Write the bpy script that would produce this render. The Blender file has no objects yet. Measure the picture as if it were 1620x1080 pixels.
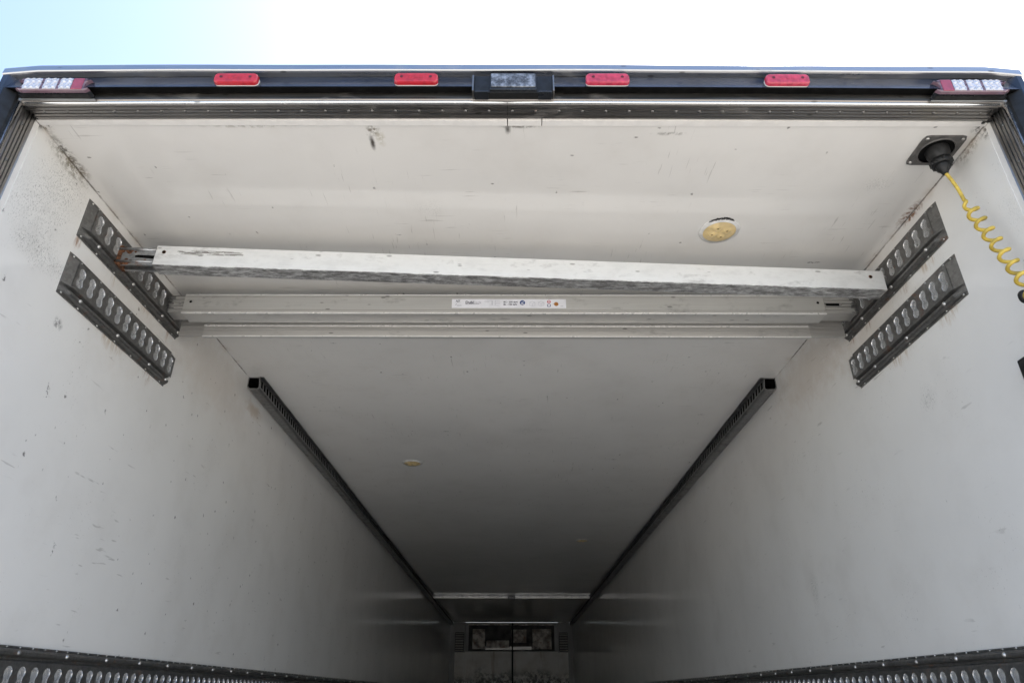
import bpy, bmesh, math, random
from mathutils import Vector, Matrix
random.seed(7)
R = math.radians
S = bpy.context.scene
COL = S.collection

# ------------------------------------------------------------------ camera, sky, sun, exposure
W, H, L = 1.23, 2.557, 13.55            # half width, ceiling height, front wall
cam_d = bpy.data.cameras.new('camera'); cam = bpy.data.objects.new('camera', cam_d); COL.objects.link(cam)
cam_d.sensor_width = 36.0; cam_d.lens = 1075 / 1620 * 36.0
cam_d.clip_start = 0.05; cam_d.clip_end = 2000
cam.matrix_world = (Matrix.Translation((0.0, -1.31, 1.24)) @ Matrix.Rotation(R(90 + 27.5), 4, 'X') @ Matrix.Rotation(R(0.1), 4, 'Z'))
S.camera = cam
SUN_EL, SUN_AZ = 56.0, 36.0             # azimuth from +Y towards +X
wd = bpy.data.worlds.new('World'); S.world = wd; wd.use_nodes = True
wn = wd.node_tree.nodes; wl = wd.node_tree.links
bg = wn['Background']; sky = wn.new('ShaderNodeTexSky'); sky.sky_type = 'NISHITA'; sky.sun_disc = False
sky.sun_elevation = R(SUN_EL); sky.sun_rotation = R(SUN_AZ); sky.dust_density = 2.0; sky.air_density = 1.0
wl.new(sky.outputs[0], bg.inputs[0]); bg.inputs[1].default_value = 0.10
sd = bpy.data.lights.new('sun', 'SUN'); sd.energy = 4.8; sd.angle = R(0.5); sd.color = (1.0, 0.955, 0.89)
sun = bpy.data.objects.new('sun', sd); COL.objects.link(sun)
sv = Vector((math.sin(R(SUN_AZ)) * math.cos(R(SUN_EL)), math.cos(R(SUN_AZ)) * math.cos(R(SUN_EL)), math.sin(R(SUN_EL))))
sun.rotation_euler = (-sv).to_track_quat('-Z', 'Y').to_euler(); sun.location = sv * 30
S.view_settings.view_transform = 'Standard'; S.view_settings.look = 'None'
S.view_settings.gamma = 1.0; S.view_settings.use_curve_mapping = False
S.view_settings.exposure = 2.05
S.render.engine = 'CYCLES'
S.cycles.use_denoising = True
S.cycles.max_bounces = 14; S.cycles.diffuse_bounces = 10; S.cycles.glossy_bounces = 6
S.cycles.sample_clamp_indirect = 6.0

# ------------------------------------------------------------------ material helpers
class NT:
    def __init__(s, name):
        s.m = bpy.data.materials.new(name); s.m.use_nodes = True
        s.t = s.m.node_tree; s.n = s.t.nodes; s.l = s.t.links
        s.b = s.n['Principled BSDF']
        s.geo = s.n.new('ShaderNodeNewGeometry'); s.tc = s.n.new('ShaderNodeTexCoord')
    def link(s, a, b): s.l.new(a, b)
    def val(s, sock, v):
        if hasattr(v, 'links') or isinstance(v, bpy.types.NodeSocket): s.l.new(v, sock)
        else: sock.default_value = v
    def math(s, op, a, b=0.5, c=None, clamp=False):
        n = s.n.new('ShaderNodeMath'); n.operation = op; n.use_clamp = clamp
        s.val(n.inputs[0], a); s.val(n.inputs[1], b)
        if c is not None: s.val(n.inputs[2], c)
        return n.outputs[0]
    def mapping(s, vec, scale=(1, 1, 1), loc=(0, 0, 0), rot=(0, 0, 0)):
        n = s.n.new('ShaderNodeMapping'); s.link(vec, n.inputs['Vector'])
        n.inputs['Scale'].default_value = scale; n.inputs['Location'].default_value = loc; n.inputs['Rotation'].default_value = rot
        return n.outputs[0]
    def noise(s, vec, scale=5, detail=4, rough=0.55, out='Fac'):
        n = s.n.new('ShaderNodeTexNoise'); s.link(vec, n.inputs['Vector'])
        n.inputs['Scale'].default_value = scale; n.inputs['Detail'].default_value = detail; n.inputs['Roughness'].default_value = rough
        return n.outputs[out]
    def vor(s, vec, scale=5, feat='F1'):
        n = s.n.new('ShaderNodeTexVoronoi'); n.feature = feat; s.link(vec, n.inputs['Vector']); n.inputs['Scale'].default_value = scale
        return n
    def ramp(s, v, lo, hi, a=0.0, b=1.0):
        n = s.n.new('ShaderNodeMapRange'); n.interpolation_type = 'SMOOTHSTEP'
        s.val(n.inputs[0], v); n.inputs[1].default_value = lo; n.inputs[2].default_value = hi
        n.inputs[3].default_value = a; n.inputs[4].default_value = b
        return n.outputs[0]
    def mix(s, f, a, b):
        n = s.n.new('ShaderNodeMix'); n.data_type = 'RGBA'; s.val(n.inputs[0], f)
        for i, v in ((6, a), (7, b)):
            if isinstance(v, tuple): n.inputs[i].default_value = (*v[:3], 1)
            else: s.l.new(v, n.inputs[i])
        return n.outputs[2]
    def sep(s, vec):
        n = s.n.new('ShaderNodeSeparateXYZ'); s.link(vec, n.inputs[0]); return n.outputs
    def dist(s, p, scale=(1, 1, 1)):      # scaled distance of world position to a point
        m = s.n.new('ShaderNodeVectorMath'); m.operation = 'SUBTRACT'; s.link(s.geo.outputs['Position'], m.inputs[0]); m.inputs[1].default_value = p
        k = s.n.new('ShaderNodeVectorMath'); k.operation = 'MULTIPLY'; s.link(m.outputs[0], k.inputs[0]); k.inputs[1].default_value = scale
        q = s.n.new('ShaderNodeVectorMath'); q.operation = 'LENGTH'; s.link(k.outputs[0], q.inputs[0])
        return q.outputs['Value']
    def bump(s, h, strength=0.2, dist=0.01):
        n = s.n.new('ShaderNodeBump'); n.inputs['Strength'].default_value = strength; n.inputs['Distance'].default_value = dist
        s.val(n.inputs['Height'], h); s.link(n.outputs[0], s.b.inputs['Normal'])
    def set(s, col=None, rough=None, metal=None, **kw):
        if col is not None:
            if isinstance(col, tuple): s.b.inputs['Base Color'].default_value = (*col[:3], 1)
            else: s.link(col, s.b.inputs['Base Color'])
        if rough is not None: s.val(s.b.inputs['Roughness'], rough)
        if metal is not None: s.val(s.b.inputs['Metallic'], metal)
        for k, v in kw.items(): s.b.inputs[k].default_value = v
        return s.m

def m_plain(name, col, rough=0.5, metal=0.0, var=0.12, scale=30, **kw):
    t = NT(name); n = t.noise(t.tc.outputs['Object'], scale, 4)
    dark = tuple(c * (1 - var * 2) for c in col); lite = tuple(min(1, c * (1 + var)) for c in col)
    c = t.mix(t.ramp(n, .3, .7), dark, lite)
    r = t.ramp(n, .3, .7, rough * 1.25, rough * 0.85)
    return t.set(c, r, metal, **kw)

def m_grp(name, base, axis, stains, rough=0.11):
    """white glass-fibre wall / ceiling panel: faint waviness, grime, specks, scuffs, named stains"""
    t = NT(name); P = t.geo.outputs['Position']
    x, y, z = t.sep(P)
    c = t.mix(t.ramp(t.noise(P, 1.3, 4), .35, .7), base, tuple(v * .93 for v in base))
    c = t.mix(t.math('MULTIPLY', t.ramp(t.noise(t.mapping(P, (5, 5, 5), (2, 7, 3)), 1.0, 6, .62), .45, .75), .16), c, (.50, .47, .43))
    # specks
    for sc, th, pr, st_ in ((9, .045, .78, (1, 1, .6)), (22, .08, .86, (1, .6, .5)), (5, .03, .68, (.5, 1, .5)), (13, .07, .78, (.22, 1, .35)), (15, .07, .80, (1, .5, .2)), (30, .11, .90, (.6, 1, .7))):
        v = t.vor(t.mapping(P, st_, (sc, 1.7, .3)), sc)
        keep = t.math('GREATER_THAN', t.sep(v.outputs['Color'])[0], pr)
        wob = t.math('ADD', v.outputs['Distance'], t.math('MULTIPLY', t.math('SUBTRACT', t.noise(P, 95, 3, .7), .38), .26))
        m = t.math('MULTIPLY', t.ramp(wob, th * .6, th + .035, 1, 0), keep)
        c = t.mix(t.math('MULTIPLY', m, .75), c, (.05, .045, .04))
    # faint hairline scratches
    for rot, off in (((.2, .1, .5), 0.0), ((.7, .4, -.6), 9.0)):
        sc_ = t.noise(t.mapping(P, (9, 150, 150) if rot[2] > 0 else (150, 10, 60), (off, off, off), rot), 1.0, 2, .5)
        pa = t.ramp(t.noise(t.mapping(P, (1, 1, 1), (off + 3, 1, 2)), 4.5, 2), .50, .66)
        c = t.mix(t.math('MULTIPLY', t.math('MULTIPLY', t.ramp(sc_, .66, .72), pa), .38), c, (.22, .20, .18))
    nf = t.noise(P, 75, 6, .75); nm = t.noise(P, 22, 5, .65)
    for (p, sc, r0, col, amt, kind) in stains:
        d = t.dist(p, sc)
        d = t.math('ADD', d, t.math('MULTIPLY', t.math('SUBTRACT', nm, .5), r0 * 1.1))
        f = t.ramp(d, r0 * .15, r0, 1, 0)
        if kind == 'speckle': f = t.math('MULTIPLY', f, t.math('ADD', t.math('MULTIPLY', t.ramp(t.noise(t.mapping(P, (150, 170, 95), (0, 0, 0), (.5, 0, 0)), 1.6, 6, .85), .52, .62), .85), t.math('MULTIPLY', t.ramp(nm, .4, .7), .16)))
        elif kind == 'streak': f = t.math('MULTIPLY', f, t.ramp(t.noise(t.mapping(P, (120, 120, 14)), 1.0, 4, .7), .42, .66))
        elif kind == 'rough': f = t.math('MULTIPLY', f, t.ramp(nf, .44, .56))
        c = t.mix(t.math('MULTIPLY', f, amt), c, col)
    # grime line in the corner between wall and ceiling, broken by noise
    if axis == 'ceil': e = t.math('SUBTRACT', W, t.math('ABSOLUTE', x))
    else: e = t.math('SUBTRACT', H, z)
    line = t.ramp(t.math('ADD', e, t.math('MULTIPLY', t.noise(P, 45, 4, .7), .010)), .0055, .010, 1, 0)
    brk = t.ramp(t.noise(P, 6, 3), .35, .62)
    c = t.mix(t.math('MULTIPLY', t.math('MULTIPLY', line, brk), .75), c, (.10, .085, .07))
    wide = t.ramp(t.math('ADD', e, t.math('MULTIPLY', nm, .03)), .012, .045, 1, 0)
    c = t.mix(t.math('MULTIPLY', t.math('MULTIPLY', wide, t.ramp(t.noise(P, 9, 4), .45, .7)), .30), c, (.44, .33, .22))
    rr = rough
    t.bump(t.noise(t.mapping(P, (1, 1, 1)), 3.2, 2), .06, .02)
    return t.set(c, rr, 0.0, **{'IOR': 1.5})

def m_alu(name, base=(.62, .61, .59), rough=.36, dirt=.5, axis=0, white=0.0, metal=1.0, under=0.0):
    t = NT(name); P = t.tc.outputs['Object']
    st = [150, 150, 150]; st[axis] = 3.0
    br = t.noise(t.mapping(P, tuple(st)), 1.0, 3, .6)
    blot = t.noise(t.mapping(P, tuple(11 if i == axis else 24 for i in range(3))), 1.0, 6, .68)
    c = t.mix(t.ramp(br, .3, .7), tuple(v * .92 for v in base), base)
    if white > 0: c = t.mix(t.math('MULTIPLY', t.ramp(blot, .3, .55), white), c, (.80, .80, .79))
    dm = t.ramp(blot, .54, .80)
    c = t.mix(t.math('MULTIPLY', dm, dirt), c, (.16, .15, .14))
    sp = t.vor(t.mapping(P, tuple(14 if i == axis else 40 for i in range(3))), 1.0)
    k = t.math('MULTIPLY', t.ramp(sp.outputs['Distance'], .08, .16, 1, 0), t.math('GREATER_THAN', t.sep(sp.outputs['Color'])[0], .60))
    c = t.mix(t.math('MULTIPLY', k, .6), c, (.09, .085, .08))
    r = t.math('ADD', t.ramp(br, .3, .7, rough * .85, rough * 1.2), t.math('MULTIPLY', dm, .22))
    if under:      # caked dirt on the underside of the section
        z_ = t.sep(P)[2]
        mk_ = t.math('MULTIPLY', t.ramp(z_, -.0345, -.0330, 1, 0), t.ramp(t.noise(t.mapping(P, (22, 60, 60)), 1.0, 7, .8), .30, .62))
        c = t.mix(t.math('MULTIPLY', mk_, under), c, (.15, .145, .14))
    met = t.math('SUBTRACT', metal - white * .35 * metal, t.math('MULTIPLY', dm, .45 * metal))
    t.bump(br, .10, .001)
    return t.set(c, r, met)

def m_galv(name, base=(.34, .335, .325), rough=.42, rust=.35, metal=.9):
    t = NT(name); P = t.geo.outputs['Position']
    v = t.vor(P, 130); sp = t.sep(v.outputs['Color'])[0]
    c = t.mix(sp, tuple(b * .82 for b in base), tuple(b * 1.12 for b in base))
    n = t.noise(P, 16, 7, .7)
    c = t.mix(t.math('MULTIPLY', t.ramp(n, .48, .72), .55), c, (.10, .095, .085))
    ru = t.ramp(t.noise(t.mapping(P, (1, 1, 1), (4, 2, 9)), 24, 6, .72), .56, .72)
    ru = t.math('MULTIPLY', ru, rust)
    c = t.mix(ru, c, (.20, .085, .035))
    met = t.math('SUBTRACT', metal, t.math('MULTIPLY', ru, metal))
    r = t.math('ADD', t.ramp(n, .3, .75, rough * .8, rough * 1.4), t.math('MULTIPLY', ru, .3))
    t.bump(n, .12, .002)
    return t.set(c, r, met)

# stain tables ------------------------------------------------------------------------------------
BLK, GRY, RST, TAN = (.02, .018, .016), (.10, .10, .095), (.26, .12, .05), (.46, .34, .22)
left_st = [((-W, .16, 2.50), (1, 4.5, 4.5), .62, (.13, .125, .115), .80, 'speckle'),
           ((-W, .10, 2.36), (1, 4.0, 3.4), .62, (.14, .135, .125), .75, 'speckle'),
           ((-W, .17, 2.26), (1, 4.0, 11), .62, (.09, .085, .08), .85, 'speckle'),
           ((-W, .14, 2.555), (1, 4.5, 12), .60, (.17, .15, .10), .80, 'rough'),
           ((-W, -.02, 2.557), (1, 12, 18), .55, BLK, .95, 'none'),
           ((-W, .265, 2.385), (1, 24, 14), .60, RST, .85, 'streak'), ((-W, .46, 2.385), (1, 30, 14), .60, TAN, .70, 'streak'),
           ((-W, .66, 2.39), (1, 10, 16), .60, TAN, .75, 'streak'), ((-W, .84, 2.39), (1, 16, 15), .60, RST, .65, 'streak'),
           ((-W, .55, 2.20), (1, 6, 14), .55, TAN, .75, 'streak'), ((-W, .78, 2.20), (1, 12, 12), .55, RST, .70, 'streak'),
           ((-W, .30, 2.13), (1, 20, 18), .50, GRY, .85, 'rough'),
           ((-W, 1.25, 2.42), (1, 1.1, 3.2), .60, TAN, .22, 'none'), ((-W, .60, 2.30), (1, 1.6, 2.4), .55, TAN, .16, 'none'),
           ((-W, 1.72, 2.44), (1, 4, 12), .55, TAN, .50, 'none'), ((-W, 1.78, 2.425), (1, 26, 40), .5, (.2, .14, .1), .7, 'rough')]
right_st = [((W, 1.20, 2.44), (1, 1.1, 3.4), .62, TAN, .30, 'none'), ((W, .70, 2.36), (1, 1.5, 2.4), .55, TAN, .20, 'none'), ((W, -.01, 2.556), (1, 10, 13), .62, BLK, .95, 'rough'), ((W, .36, 2.552), (1, 7, 26), .55, (.20, .09, .04), .95, 'rough'),
            ((W, .08, 2.55), (1, 7, 15), .55, (.20, .17, .13), .7, 'rough'),
            ((W, .36, 2.38), (1, 8, 16), .6, TAN, .75, 'streak'), ((W, .50, 2.38), (1, 18, 14), .55, RST, .75, 'streak'),
            ((W, .75, 2.385), (1, 14, 15), .6, RST, .7, 'streak'), ((W, .86, 2.39), (1, 20, 15), .55, RST, .8, 'streak'),
            ((W, .35, 2.195), (1, 8, 14), .55, TAN, .70, 'streak'), ((W, .62, 2.195), (1, 6, 15), .55, TAN, .65, 'streak'),
            ((W, .02, 2.30), (1, 9, 5), .5, (.3, .3, .29), .45, 'speckle'), ((W, 1.6, 1.62), (1, 9, 5), .5, (.14, .14, .13), .75, 'speckle'),
            ((W, .55, 2.02), (1, 9, 9), .5, GRY, .7, 'speckle'), ((W, -.02, 2.2), (1, 25, 2.2), .5, (.12, .11, .1), .6, 'speckle')]
ceil_st = [((-.368, .022, H), (22, 20, 1), .55, (.20, .18, .15), .9, 'rough'), ((-.376, .065, H), (60, 16, 1), .55, (.05, .04, .035), .95, 'none'),
           ((-.352, .05, H), (32, 15, 1), .55, (.5, .47, .38), .8, 'rough'),
           ((-.012, .016, H), (45, 22, 1), .5, (.05, .045, .04), .85, 'none'), ((.02, .006, H), (7, 60, 1), .5, (.16, .15, .13), .8, 'rough'),
           ((1.225, .0, H), (22, 14, 1), .6, BLK, .95, 'rough'), ((-1.225, .0, H), (22, 18, 1), .6, BLK, .95, 'rough'),
           ((-1.225, .12, H), (20, 4, 1), .6, (.12, .11, .09), .85, 'rough'),
           ((1.222, .36, H), (24, 7, 1), .55, (.2, .09, .04), .9, 'rough'),
           ((1.06, .23, H), (9, 10, 1), .5, (.3, .29, .27), .8, 'speckle'), ((.42, .03, H), (9, 50, 1), .5, (.15, .14, .12), .7, 'rough'),
           ((-.7, .006, H), (3, 60, 1), .5, (.35, .32, .28), .6, 'rough'), ((-.25, .35, H), (6, 6, 1), .4, (.3, .29, .27), .5, 'speckle'),
           ((.1, 2.3, H), (2.5, 7, 1), .5, (.12, .12, .11), .6, 'speckle'), ((.662, .452, H), (9.5, 9.5, 1), .8, (.86, .86, .85), .5, 'none')]
M = {}
M['wall_l'] = m_grp('grp_wall_a', (.77, .755, .725), 'wall', left_st)
M['wall_r'] = m_grp('grp_wall_b', (.77, .755, .725), 'wall', right_st)
M['ceil'] = m_grp('grp_ceiling', (.755, .738, .705), 'ceil', ceil_st, .09)
M['alu'] = m_alu('mill_aluminium', (.56, .55, .525), .38, .60, 0, 0, .55)
M['lipalu'] = m_plain('bright_edge_aluminium', (.82, .81, .79), .30, .35, .05, 40)
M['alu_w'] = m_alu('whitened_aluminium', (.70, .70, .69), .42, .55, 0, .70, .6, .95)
M['alu_g'] = m_alu('grey_aluminium', (.50, .49, .47), .36, .35, 0, 0, .6)
M['trim'] = m_alu('ribbed_trim_aluminium', (.34, .325, .31), .34, .45)
M['trim_v'] = m_alu('ribbed_trim_upright', (.34, .325, .31), .34, .45, 2)
M['lip'] = m_alu('roof_edge_aluminium', (.50, .50, .50), .30, .30)
M['bead'] = m_alu('polished_bead', (.80, .80, .79), .22, .10)
M['galv'] = m_galv('galvanised_rail', (.185, .183, .177), .34, .70, .75); M['galv_d'] = m_galv('dark_galvanised_rail', (.30, .30, .298), .36, .1)
M['galv_rust'] = m_galv('rusting_zinc', (.42, .43, .44), .36, .95); M['zinc'] = m_galv('zinc_screw', (.55, .54, .52), .35, .25)
M['slotzinc'] = m_plain('bright_zinc_slot', (.80, .80, .80), .24, .8, .04, 20)
M['slotback'] = m_plain('grey_slot_back', (.30, .296, .285), .5, .1, .06, 40)
M['rust'] = m_plain('rusted_steel', (.13, .052, .022), .85, .0, .4, 160)
M['black'] = m_plain('black_paint', (.016, .018, .022), .28, 0, .25, 12)
M['frame'] = m_plain('dark_blue_grey_paint', (.022, .032, .056), .20, 0, .2, 9)
M['steel'] = m_alu('stainless_face', (.30, .28, .26), .38, .4)
M['rubber'] = m_plain('black_rubber', (.006, .006, .0065), .5, 0, .3, 60)
M['greyplastic'] = m_plain('grey_plate', (.115, .11, .105), .5, .2, .15, 40)
M['yellow'] = m_plain('yellow_cable', (.60, .43, .07), .42, 0, .2, 35)
M['redlens'] = m_plain('red_lens', (.46, .022, .034), .14, 0, .12, 90, **{'Coat Weight': .3})
M['redfaded'] = m_plain('faded_red_lens', (.50, .045, .085), .20, 0, .16, 70, **{'Coat Weight': .3})
M['redhole'] = m_plain('dark_red_recess', (.10, .008, .012), .5)
M['whiteplastic'] = m_plain('white_plastic', (.74, .72, .69), .45, 0, .03)
M['lampbody'] = m_plain('purple_grey_lens', (.17, .105, .135), .22, 0, .1, 30, **{'Coat Weight': .5})
M['ledwhite'] = m_plain('reflector_facets', (.62, .62, .66), .18, .45, .03, 60)
M['darkred'] = m_plain('dark_red_lens', (.30, .045, .075), .22, 0, .1, 60, **{'Coat Weight': .5})
M['cream'] = m_plain('yellowed_lens', (.72, .55, .27), .30, 0, .10, 30, **{'Coat Weight': .4})
M['creamdark'] = m_plain('lens_dimple', (.20, .115, .03), .4)
M['ring'] = m_plain('clear_ring', (.70, .69, .67), .22, 0, .08, 40)
M['glue'] = m_plain('black_sealant', (.014, .013, .012), .5, 0, .3, 80)
M['label'] = m_plain('label_film', (.80, .80, .84), .35, 0, .04, 20)
M['ink'] = m_plain('label_ink', (.03, .03, .06), .5); M['ink_g'] = m_plain('label_ink_grey', (.42, .42, .48), .5)
M['blue'] = m_plain('label_blue', (.015, .05, .20), .5); M['redink'] = m_plain('label_red', (.62, .06, .08), .5); M['orange'] = m_plain('label_orange', (.42, .17, .03), .5)
M['dark'] = m_plain('dark_void', (.006, .006, .006), .9, **{'Specular IOR Level': .05})
M['greywall'] = m_plain('grey_front_trim', (.30, .30, .295), .35, 0, .08, 3)
M['floor'] = m_plain('aluminium_floor', (.42, .415, .40), .20, .8, .12, 14)
M['outer'] = m_plain('outer_skin', (.55, .55, .56), .3, 0, .05, 2)

def m_ground():
    t = NT('concrete_yard'); P = t.geo.outputs['Position']
    c = t.mix(t.ramp(t.noise(P, .35, 6), .3, .7), (.275, .265, .245), (.39, .375, .35))
    c = t.mix(t.math('MULTIPLY', t.ramp(t.noise(P, 30, 4), .4, .6), .3), c, (.18, .17, .155))
    t.bump(t.noise(P, 60, 4), .3, .01)
    return t.set(c, .9, 0)
M['ground'] = m_ground()
def m_front():
    t = NT('mouldy_front_panel'); P = t.geo.outputs['Position']; x, y, z = t.sep(P)
    c = t.mix(t.ramp(t.noise(P, 4, 5), .35, .7), (.84, .82, .79), (.70, .67, .62))
    st = t.ramp(t.noise(t.mapping(P, (9, 1, 1.2)), 1.0, 5, .65), .5, .75)
    c = t.mix(t.math('MULTIPLY', st, .6), c, (.30, .22, .15))
    hgt = t.math('ADD', z, t.math('MULTIPLY', t.math('SUBTRACT', t.noise(P, 2.2, 4), .5), .55))
    m = t.math('MULTIPLY', t.ramp(hgt, 1.48, 1.72, 1, 0), t.ramp(t.noise(P, 11, 7, .75), .40, .56))
    c = t.mix(t.math('MULTIPLY', m, .9), c, (.03, .03, .028))
    return t.set(c, .45, 0)
M['mould'] = m_front()
def m_dirtyplate():
    t = NT('tarnished_plate'); P = t.tc.outputs['Object']
    n = t.noise(P, 38, 7, .75)
    c = t.mix(t.ramp(n, .38, .70), (.07, .073, .08), (.50, .51, .53))
    return t.set(c, t.ramp(n, .3, .7, .5, .28), .55)
M['tarnish'] = m_dirtyplate()
def m_evap():
    t = NT('stained_cover'); P = t.geo.outputs['Position']
    c = t.mix(t.ramp(t.noise(P, 6, 5), .38, .62), (.72, .68, .62), (.22, .18, .15))
    c = t.mix(t.math('MULTIPLY', t.ramp(t.noise(P, 14, 5), .55, .7), .7), c, (.28, .13, .06))
    return t.set(c, .55, 0)
M['evap'] = m_evap(); M['evapback'] = m_plain('dark_opening_back', (.05, .046, .042), .6, 0, .3, 8)

# ------------------------------------------------------------------ mesh helpers
class MB:
    def __init__(s): s.v = []; s.f = []; s.sm = []
    def add(s, vs, fs, smooth=False):
        o = len(s.v); s.v += [tuple(p) for p in vs]
        for f in fs: s.f.append(tuple(i + o for i in f)); s.sm.append(smooth)
    def box(s, x0, x1, y0, y1, z0, z1):
        v = [(x, y, z) for x in (x0, x1) for y in (y0, y1) for z in (z0, z1)]
        s.add(v, [(0, 1, 3, 2), (4, 6, 7, 5), (0, 4, 5, 1), (2, 3, 7, 6), (0, 2, 6, 4), (1, 5, 7, 3)])
        return s
    def prism(s, pts, axis, a, b, smooth=False):          # closed outline extruded along an axis, pts in the two other axes
        n = len(pts)
        def P(p, t): q = list(p); q.insert(axis, t); return tuple(q)
        s.add([P(p, a) for p in pts] + [P(p, b) for p in pts], [(i, (i + 1) % n, n + (i + 1) % n, n + i) for i in range(n)], smooth)
        s.add([P(p, a) for p in pts], [tuple(range(n))]); s.add([P(p, b) for p in pts], [tuple(reversed(range(n)))])
        return s
    def strip(s, pts, axis, ts, fn=None, smooth=False):    # open profile swept along an axis
        def P(p, t):
            q = list(p); q.insert(axis, t); return fn(*q) if fn else tuple(q)
        n = len(pts); v = [P(p, t) for t in ts for p in pts]
        s.add(v, [(k * n + i, k * n + i + 1, (k + 1) * n + i + 1, (k + 1) * n + i) for k in range(len(ts) - 1) for i in range(n - 1)], smooth)
        return s
    def cyl(s, p0, p1, r0, r1=None, n=16, caps=True, smooth=True):
        r1 = r0 if r1 is None else r1; p0 = Vector(p0); p1 = Vector(p1); d = (p1 - p0).normalized()
        a = d.orthogonal().normalized(); b = d.cross(a)
        ring = lambda p, r: [p + (a * math.cos(2 * math.pi * i / n) + b * math.sin(2 * math.pi * i / n)) * r for i in range(n)]
        s.add(ring(p0, r0) + ring(p1, r1), [(i, (i + 1) % n, n + (i + 1) % n, n + i) for i in range(n)], smooth)
        if caps: s.add(ring(p0, r0), [tuple(reversed(range(n)))]); s.add(ring(p1, r1), [tuple(range(n))])
        return s
    def tube(s, path, r, n=10):
        path = [Vector(p) for p in path]; t0 = (path[1] - path[0]).normalized(); a = t0.orthogonal().normalized(); v = []
        for i, p in enumerate(path):
            t = (path[min(i + 1, len(path) - 1)] - path[max(i - 1, 0)]).normalized()
            a = (a - t * a.dot(t)).normalized(); b = t.cross(a)
            v += [p + (a * math.cos(2 * math.pi * k / n) + b * math.sin(2 * math.pi * k / n)) * r for k in range(n)]
        s.add(v, [(i * n + k, i * n + (k + 1) % n, (i + 1) * n + (k + 1) % n, (i + 1) * n + k) for i in range(len(path) - 1) for k in range(n)], True)
        s.add(v[:n], [tuple(range(n))]); s.add(v[-n:], [tuple(range(n))])
        return s
    def dome(s, c, axis, r, h, n=12, m=4):
        c = Vector(c); d = Vector(axis).normalized(); a = d.orthogonal().normalized(); b = d.cross(a); v = []
        for j in range(m):
            t = j / m * math.pi / 2
            v += [c + (a * math.cos(2 * math.pi * k / n) + b * math.sin(2 * math.pi * k / n)) * r * math.cos(t) + d * h * math.sin(t) for k in range(n)]
        v.append(c + d * h)
        f = [(j * n + k, j * n + (k + 1) % n, (j + 1) * n + (k + 1) % n, (j + 1) * n + k) for j in range(m - 1) for k in range(n)]
        f += [((m - 1) * n + k, (m - 1) * n + (k + 1) % n, m * n) for k in range(n)]
        s.add(v, f, True); return s
    def build(s, name, mat, parent=None, bevel=0.0, seg=2, recalc=True):
        off = Vector(parent['_o']) if parent is not None and '_o' in parent else Vector((0, 0, 0))
        me = bpy.data.meshes.new(name); me.from_pydata([tuple(Vector(p) - off) for p in s.v], [], s.f)
        me.polygons.foreach_set('use_smooth', s.sm)
        bm = bmesh.new(); bm.from_mesh(me)
        bmesh.ops.remove_doubles(bm, verts=bm.verts, dist=1e-6)
        if recalc: bmesh.ops.recalc_face_normals(bm, faces=bm.faces)
        if bevel:
            ed = [e for e in bm.edges if e.is_manifold and e.calc_face_angle(0) > .6]
            bmesh.ops.bevel(bm, geom=ed, offset=bevel, segments=seg, profile=.5, affect='EDGES')
        bm.to_mesh(me); bm.free()
        me.materials.append(M[mat]); o = bpy.data.objects.new(name, me); COL.objects.link(o)
        if parent is not None:
            o.parent = parent; o['_o'] = tuple(off)
        return o
def tag(o, label, cat, group=None):
    o['label'] = label; o['category'] = cat
    if group: o['group'] = group
    return o
def thing(name, loc, label, cat, group=None):
    o = bpy.data.objects.new(name, None); COL.objects.link(o); o.location = loc; o['_o'] = tuple(loc); o.empty_display_size = .05
    return tag(o, label, cat, group)
def struct(o): o['kind'] = 'structure'; return o
def inst(src, parent, loc):             # repeat of a small part sharing its mesh
    o = bpy.data.objects.new(src.name.split('.')[0], src.data); COL.objects.link(o); o.parent = parent; o.location = loc; return o
def copy_tree(o, parent=None):
    c = o.copy(); COL.objects.link(c); c.parent = parent
    for ch in list(o.children): copy_tree(ch, c)
    return c

# ------------------------------------------------------------------ setting: yard, trailer shell
struct(MB().box(-300, 300, -300, 300, -1.45, -1.25).build('ground', 'ground'))
struct(MB().box(-W + .0005, W - .0005, -.06, L, -.14, 0).build('floor', 'floor'))
struct(MB().box(-W - .045, -W, 0.0, L + .06, -.14, H + .04).build('wall_left', 'wall_l'))
struct(MB().box(W, W + .045, 0.0, L + .06, -.14, H + .04).build('wall_right', 'wall_r'))
struct(MB().box(-W + .0005, W - .0005, .003, L, H, H + .085).build('ceiling', 'ceil'))
struct(MB().box(-W + .0005, W - .0005, L, L + .06, 0.001, H - .001).build('front_wall', 'greywall'))
struct(MB().box(-W - .047, W + .047, .05, L + .06, H + .087, H + .095).build('roof', 'outer'))

# ------------------------------------------------------------------ rear frame
fr = thing('rear_door_frame', (0, -.06, 0), 'dark metal rear door frame around the open trailer mouth', 'door frame')
camber = lambda x: .006 * (1 - (x / 1.23) ** 2)
xs = [-1.262 + 2.524 * i / 24 for i in range(25)]
cf = lambda x, y, z: (x, y, z + camber(x))
HB = MB()   # painted header beam: underside, sloped face
HB.strip([(-.0740, H + .0265), (-.0985, H + .0225), (-.1015, H + .0215), (-.1010, H + .0235), (-.0870, H + .0710), (-.070, H + .0725), (.0, H + .0725), (.0, H + .0265)], 0, xs, cf)
HB.build('header_beam', 'frame', fr)
MB().strip([(-.0774, H + .0252), (-.0990, H + .0205), (-.1003, H + .0208), (-.1003, H + .0225)], 0, xs, cf).build('header_shadow_strip', 'dark', fr)  # matte black strip stands in for the shadow gap under the header beam
MB().strip([(-.0665, H - .004), (-.074, H + .0005), (-.0775, H + .004), (-.0775, H + .0255), (-.05, H + .0258)], 0, xs, cf).build('header_flange', 'steel', fr)
lipx = [-1.281 + 2.562 * i / 30 for i in range(31)]
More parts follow.
